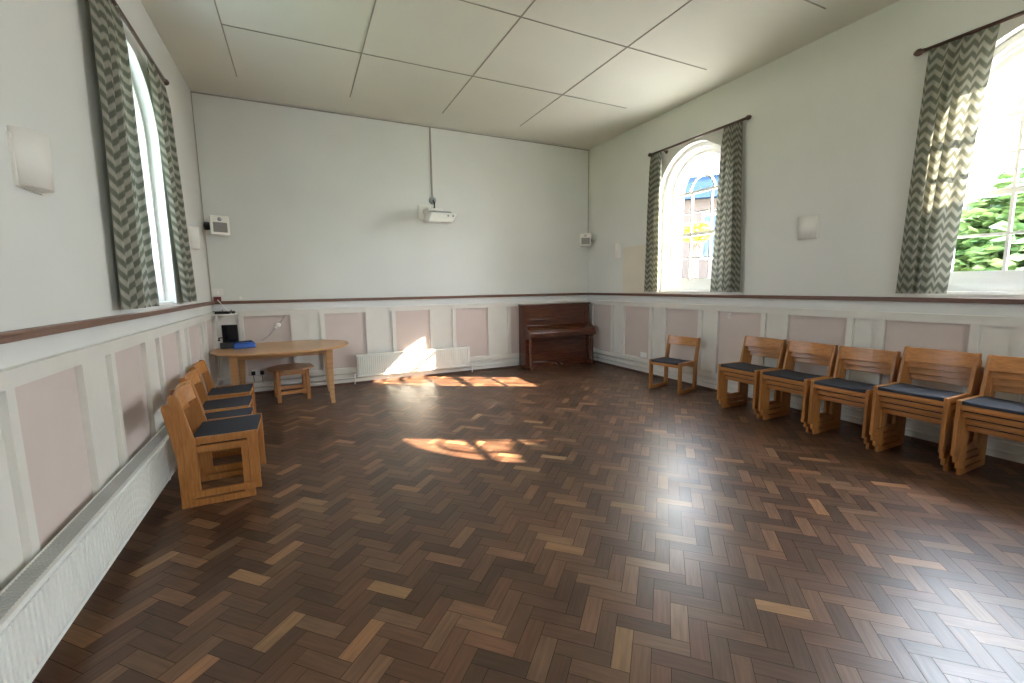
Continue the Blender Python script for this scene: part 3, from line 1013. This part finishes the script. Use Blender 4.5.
# ------------------------------------------------------------------ projector on the back wall
def build_projector():
    t = thing('projector', 'white projector held out on an arm from the back wall', 'projector', (2.14, YB, 2.70))
    MB().box(-0.275, -0.050, -0.022, 0, -0.035, 0.205).build('wall_plate', M['plastic'], t, 0.006)
    MB().box(-0.20, -0.13, -0.30, -0.020, 0.060, 0.120).box(-0.20, 0.05, -0.36, -0.28, 0.060, 0.100).build('arm', M['plastic'], t, 0.006)
    body = MB().hexa([(-0.255, -0.52, -0.135), (0.15, -0.52, -0.135), (0.16, -0.18, -0.105), (-0.245, -0.18, -0.105)],
                     [(-0.195, -0.52, 0.012), (0.235, -0.52, 0.012), (0.235, -0.18, 0.052), (-0.195, -0.18, 0.052)])
    body.build('casing', M['plastic'], t, 0.018, 3)
    MB().hexa([(-0.145, -0.46, 0.014), (0.17, -0.46, 0.014), (0.17, -0.24, 0.044), (-0.145, -0.24, 0.044)],
              [(-0.105, -0.45, 0.052), (0.15, -0.45, 0.052), (0.15, -0.26, 0.066), (-0.105, -0.26, 0.066)]).build('mirror_hood', M['grey_plastic'], t, 0.008)
    for dx in (0.08, 0.16):
        MB().lathe([(0.016, 0), (0.016, -0.006), (0.012, -0.009)], (dx, -0.519, -0.030), 'y', 14).build('knob', M['grey_plastic'], t)
build_projector()
def build_cable_drop():
    t = thing('cable_conduit', 'thin grey conduit dropping from the ceiling to the projector', 'conduit', (2.115, YB, 0))
    MB().box(-0.011, 0.011, -0.022, 0, 3.03, ZC - 0.032).build('trunking', M['batten'], t, 0.002)
    MB().lathe([(0.060, 0), (0.060, -0.03), (0.042, -0.045)], (0.0, 0, 2.985), 'y', 18).build('outlet_box', M['grey_plastic'], t)
    MB().tube([(0.0, -0.05, 2.985), (0.01, -0.09, 2.93), (0.0, -0.12, 2.86), (-0.02, -0.14, 2.825)], 0.012, 8).build('lead', M['black'], t)
build_cable_drop()

def corner_conduit(x, y, z0, z1, label):
    o = MB().box(x - 0.0045, x + 0.0045, y - 0.010, y, z0, z1).build('corner_conduit', M['conduit'])
    tag(o, label, 'conduit')
corner_conduit(XL + 0.012, YB - 0.0005, 1.392, ZC - 0.032, 'thin brown cable conduit up the left corner of the back wall')
corner_conduit(XR - 0.012, YB - 0.0005, 2.45, ZC - 0.032, 'thin brown cable conduit running down the right corner to the speaker')

# ------------------------------------------------------------------ speakers and wall lights
def build_speaker(loc, rz, label, arm_local, s=1.0):
    t = thing('wall_speaker', label, 'speaker', loc, rz)
    w, h, dp = 0.115 * s, 0.128 * s, 0.12
    MB().hexa([(-w, -dp, -h), (w, -dp, -h), (w * 0.75, 0, -h), (-w * 0.75, 0, -h)], [(-w, -dp, h), (w, -dp, h), (w * 0.75, 0, h), (-w * 0.75, 0, h)]).build('cabinet', M['plastic'], t, 0.010, 3)
    MB().box(-w * 0.72, w * 0.74, -dp - 0.006, -dp + 0.002, -h * 0.72, h * 0.30).build('woofer_grille', M['speaker_grille'], t, 0.012)
    MB().lathe([(0.026, 0), (0.026, -0.006), (0.012, -0.010)], (0.0, -dp + 0.001, h * 0.62), 'y', 16).build('tweeter', M['grey_plastic'], t)
    b = MB().tube([(0, -0.01, 0), (arm_local[0] * 0.5, arm_local[1] * 0.5, 0.0), (arm_local[0], arm_local[1], 0.0)], [0.045, 0.050, 0.058], 12)
    b.build('bracket', M['black'], t)
    return t
build_speaker((XL + 0.175, YB - 0.115, 2.415), math.radians(24), 'white wall speaker with black bracket in the far left corner', (-0.115, 0.085))
build_speaker((XR - 0.155, YB - 0.115, 2.42), math.radians(-34), 'white wall speaker in the far right corner above the piano', (0.085, 0.100), 0.95)

def sconce(x, y, s, z, label, k=1.0):
    """plaster uplighter with a curved front; s = direction into the room"""
    t = thing('wall_light', label, 'wall light', (x, y, z))
    n = 14
    pr = [(0.105 * k * math.cos(PI * i / n), s * 0.095 * k * math.sin(PI * i / n)) for i in range(n + 1)]
    m = MB()
    f0 = [(p * 0.96, q * 0.9) for p, q in pr]
    lo = [m.bm.verts.new((q, p, -0.128)) for p, q in f0]
    hi = [m.bm.verts.new((q, p, 0.128)) for p, q in pr]
    for i in range(n):
        fc = m.bm.faces.new((lo[i], lo[i + 1], hi[i + 1], hi[i])); fc.smooth = True
    m.bm.faces.new(lo); m.bm.faces.new(hi); m.bm.faces.new((lo[0], lo[-1], hi[-1], hi[0]))
    m.build('shade', M['plastic'], t)
    MB().box(min(0, s * 0.012), max(0, s * 0.012), -0.115 * k, 0.115 * k, -0.135, 0.100).build('back_plate', M['plastic'], t)
    return t
sconce(XR, 3.135, -1, 2.165, 'white half round wall light on the right wall between the two windows')
sconce(XR, 6.47, -1, 2.165, 'narrow white half round wall light on the right wall beside the beige board', 0.62)
sconce(XL, 6.47, 1, 2.165, 'white half round wall light on the left wall behind the far curtain')
sconce(XL, 2.94, 1, 2.165, 'white half round wall light on the left wall at the left edge of the photo')

o = MB().box(XR - 0.008, XR - 0.001, 5.60, 6.325, RAIL1 + 0.003, 2.205).build('notice_board', M['board'])
tag(o, 'plain beige board on the right wall between the wall light and the curtain', 'board')

# ------------------------------------------------------------------ outdoors
struct(MB().box(-60, 60, -60, 60, -0.9, -0.45).build('ground', M['paving']))
o = MB().box(-40, XL - 3.0, -40, 40, -0.46, -0.42).build('lawn', M['grass'])
o['kind'] = 'structure'

def foliage(name, leaf, cx, cy, z0, zt, rx, ry, nleaf, label, cat, seed, trunk=True, size=0.16):
    rng = random.Random(seed)
    t = thing(name, label, cat, (cx, cy, -0.46))
    if trunk:
        MB().tube([(0, 0, 0), (0.05, 0.02, (z0 + 0.46) * 0.7 + 0.2), (0, 0, (zt + z0) / 2 + 0.3)], [0.16, 0.11, 0.05], 9).build('trunk', M['bark'], t)
    bm = bmesh.new()
    zc, rz = (z0 + zt) / 2 + 0.46, (zt - z0) / 2
    for _ in range(nleaf):
        while True:
            p = Vector((rng.uniform(-1, 1), rng.uniform(-1, 1), rng.uniform(-1, 1)))
            if 0.35 < p.length < 1:
                break
        lump = 0.85 + 0.18 * math.sin(5 * p.x + seed) * math.sin(4 * p.y + 2 * p.z)
        c = Vector((p.x * rx * lump, p.y * ry * lump, zc + p.z * rz * lump))
        q = Matrix.Rotation(rng.uniform(0, 2 * PI), 3, 'Z') @ Matrix.Rotation(rng.uniform(-1.2, 1.2), 3, 'X')
        s = size * rng.uniform(0.6, 1.3)
        vs = [bm.verts.new(c + q @ Vector(v)) for v in ((-s, 0, 0), (0, -s * 0.55, s * 0.1), (s, 0, 0), (0, s * 0.55, s * 0.1))]
        bm.faces.new(vs)
    me = bpy.data.meshes.new('crown')
    bm.to_mesh(me)
    bm.free()
    me.materials.append(leaf)
    c = bpy.data.objects.new('crown', me)
    col.objects.link(c)
    c.parent = t
    return t
foliage('tree', M['leaf'], 9.0, -0.85, 0.6, 5.2, 1.2, 1.75, 9000, 'leafy green tree placed to shade the window at the right edge', 'tree', 1, True, 0.2)  # out of view, crown shaped to block low sun through the second window
foliage('tree', M['leaf'], 9.8, -5.2, 0.4, 8.0, 1.6, 2.2, 5200, 'unseen tall green tree added to block sun beyond the right edge window', 'tree', 2)  # out of view, added to keep sun out of the rear right window
foliage('hedge_bush', M['leaf'], 10.4, 3.0, -0.4, 3.4, 1.2, 0.9, 2600, 'green bush seen through the window at the right edge', 'bush', 3, False)
foliage('yellow_tree', M['leaf_y'], 12.3, 10.95, 2.85, 3.65, 0.6, 0.6, 900, 'yellow leaved tree seen through the arched window nearest the piano', 'tree', 4, True, 0.12)

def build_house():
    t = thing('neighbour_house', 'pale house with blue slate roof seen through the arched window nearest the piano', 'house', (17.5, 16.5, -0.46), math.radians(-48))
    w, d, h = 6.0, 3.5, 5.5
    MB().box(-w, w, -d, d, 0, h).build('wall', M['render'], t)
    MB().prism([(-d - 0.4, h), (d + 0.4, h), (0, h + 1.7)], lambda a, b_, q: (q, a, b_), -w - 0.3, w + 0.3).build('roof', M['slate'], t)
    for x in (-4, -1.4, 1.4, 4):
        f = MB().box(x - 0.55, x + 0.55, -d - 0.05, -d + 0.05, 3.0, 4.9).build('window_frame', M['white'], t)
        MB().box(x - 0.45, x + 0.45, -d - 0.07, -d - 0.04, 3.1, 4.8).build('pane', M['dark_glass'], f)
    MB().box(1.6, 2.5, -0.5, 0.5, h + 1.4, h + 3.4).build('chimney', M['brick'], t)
build_house()
def build_garden_wall():
    o = MB().box(-5, 5, -0.12, 0.12, 0, 1.75).box(-5.05, 5.05, -0.16, 0.16, 1.75, 1.83).build('garden_wall', M['brick'])
    o.location = (13.2, 13.0, -0.46)
    o.rotation_euler = (0, 0, math.radians(-48))
    tag(o, 'low brick garden wall outside the arched window nearest the piano', 'wall')
build_garden_wall()

# ------------------------------------------------------------------ light
SKY, GLOW = 2.45, 1.7
w = bpy.data.worlds.new('sky')
scn.world = w
w.use_nodes = True
nt = w.node_tree
bg = nt.nodes['Background']
tc = nt.nodes.new('ShaderNodeTexCoord')
sp = nt.nodes.new('ShaderNodeSeparateXYZ')
nt.links.new(tc.outputs['Generated'], sp.inputs['Vector'])
r = ramp(nt, [(0.0, (0.88, 0.94, 1.0)), (0.25, (0.70, 0.85, 1.0)), (1.0, (0.40, 0.65, 1.0))])
nt.links.new(sp.outputs['Z'], r.inputs['Fac'])
nt.links.new(r.outputs['Color'], bg.inputs['Color'])
bg.inputs['Strength'].default_value = SKY
# bright hazy glow of the sky around the sun
SUN_DIR = Vector((-1.395, 0.84, -1.0)).normalized()
dt = nt.nodes.new('ShaderNodeVectorMath')
dt.operation = 'DOT_PRODUCT'
dt.inputs[1].default_value = tuple(-SUN_DIR)
nt.links.new(tc.outputs['Generated'], dt.inputs[0])
cl = N(nt, 'ShaderNodeMath', operation='MAXIMUM')
cl.inputs[1].default_value = 0.0
nt.links.new(dt.outputs['Value'], cl.inputs[0])
pw = N(nt, 'ShaderNodeMath', operation='POWER')
pw.inputs[1].default_value = 1.6
nt.links.new(cl.outputs[0], pw.inputs[0])
ml = N(nt, 'ShaderNodeMath', operation='MULTIPLY')
ml.inputs[1].default_value = GLOW
nt.links.new(pw.outputs[0], ml.inputs[0])
glow = N(nt, 'ShaderNodeMixRGB', blend_type='MULTIPLY')
glow.inputs['Fac'].default_value = 1.0
glow.inputs['Color2'].default_value = (0.96, 0.98, 1.0, 1)
nt.links.new(ml.outputs[0], glow.inputs['Color1'])
ad = N(nt, 'ShaderNodeMixRGB', blend_type='ADD')
ad.inputs['Fac'].default_value = 1.0
nt.links.new(r.outputs['Color'], ad.inputs['Color1'])
nt.links.new(glow.outputs['Color'], ad.inputs['Color2'])
nt.links.new(ad.outputs['Color'], bg.inputs['Color'])

sun = bpy.data.lights.new('sun', 'SUN')
sun.energy = 13.0
sun.angle = math.radians(0.53)
sun.color = (1.0, 0.87, 0.70)
so = bpy.data.objects.new('sun', sun)
col.objects.link(so)
d = SUN_DIR
so.rotation_euler = d.to_track_quat('-Z', 'Y').to_euler()
so.location = (12, -4, 9)

def portal(F, c):
    l = bpy.data.lights.new('window_portal', 'AREA')
    l.shape = 'RECTANGLE'
    l.size = 1.34
    l.size_y = 2.2
    l.cycles.is_portal = True
    o = bpy.data.objects.new('window_portal', l)
    col.objects.link(o)
    zc = (Z_SILL + Z_SPRING + R_ARCH) / 2
    o.location = F(c, TH + 0.01, zc)
    o.rotation_euler = (Vector(F(c, 0, zc)) - Vector(F(c, TH, zc))).to_track_quat('-Z', 'Y').to_euler()
for F, cs in ((OR, WIN_R), (OL, WIN_L), (OF, WIN_FILL)):
    for c in cs:
        portal(F, c)

# ------------------------------------------------------------------ camera (calibrated from the room's edges)
F_PX = 436.44
yaw, pitch, roll = math.radians(-25.740), math.radians(-7.290), math.radians(0.775)
Rm = Matrix.Rotation(yaw, 3, 'Z') @ Matrix.Rotation(pitch, 3, 'X') @ Matrix.Rotation(roll, 3, 'Y')
right, fwd, up = Rm @ Vector((1, 0, 0)), Rm @ Vector((0, 1, 0)), Rm @ Vector((0, 0, 1))
cam = bpy.data.cameras.new('camera')
cam.sensor_fit = 'HORIZONTAL'
cam.sensor_width = 36
cam.lens = 36 * F_PX / 1024
cam.clip_start = 0.05
co = bpy.data.objects.new('camera', cam)
col.objects.link(co)
mw = Matrix.Identity(4)
for i in range(3):
    mw[i][0], mw[i][1], mw[i][2] = right[i], up[i], -fwd[i]
mw[0][3], mw[1][3], mw[2][3] = 0.0, 0.0, 1.55
co.matrix_world = mw
scn.camera = co

scn.view_settings.view_transform = 'Standard'
scn.view_settings.look = 'None'
scn.view_settings.gamma = 1.0
scn.view_settings.use_curve_mapping = False
scn.view_settings.exposure = 2.78
scn.cycles.max_bounces = 10
scn.cycles.diffuse_bounces = 7
scn.cycles.transparent_max_bounces = 16
scn.cycles.use_denoising = True
scn.cycles.sample_clamp_indirect = 8
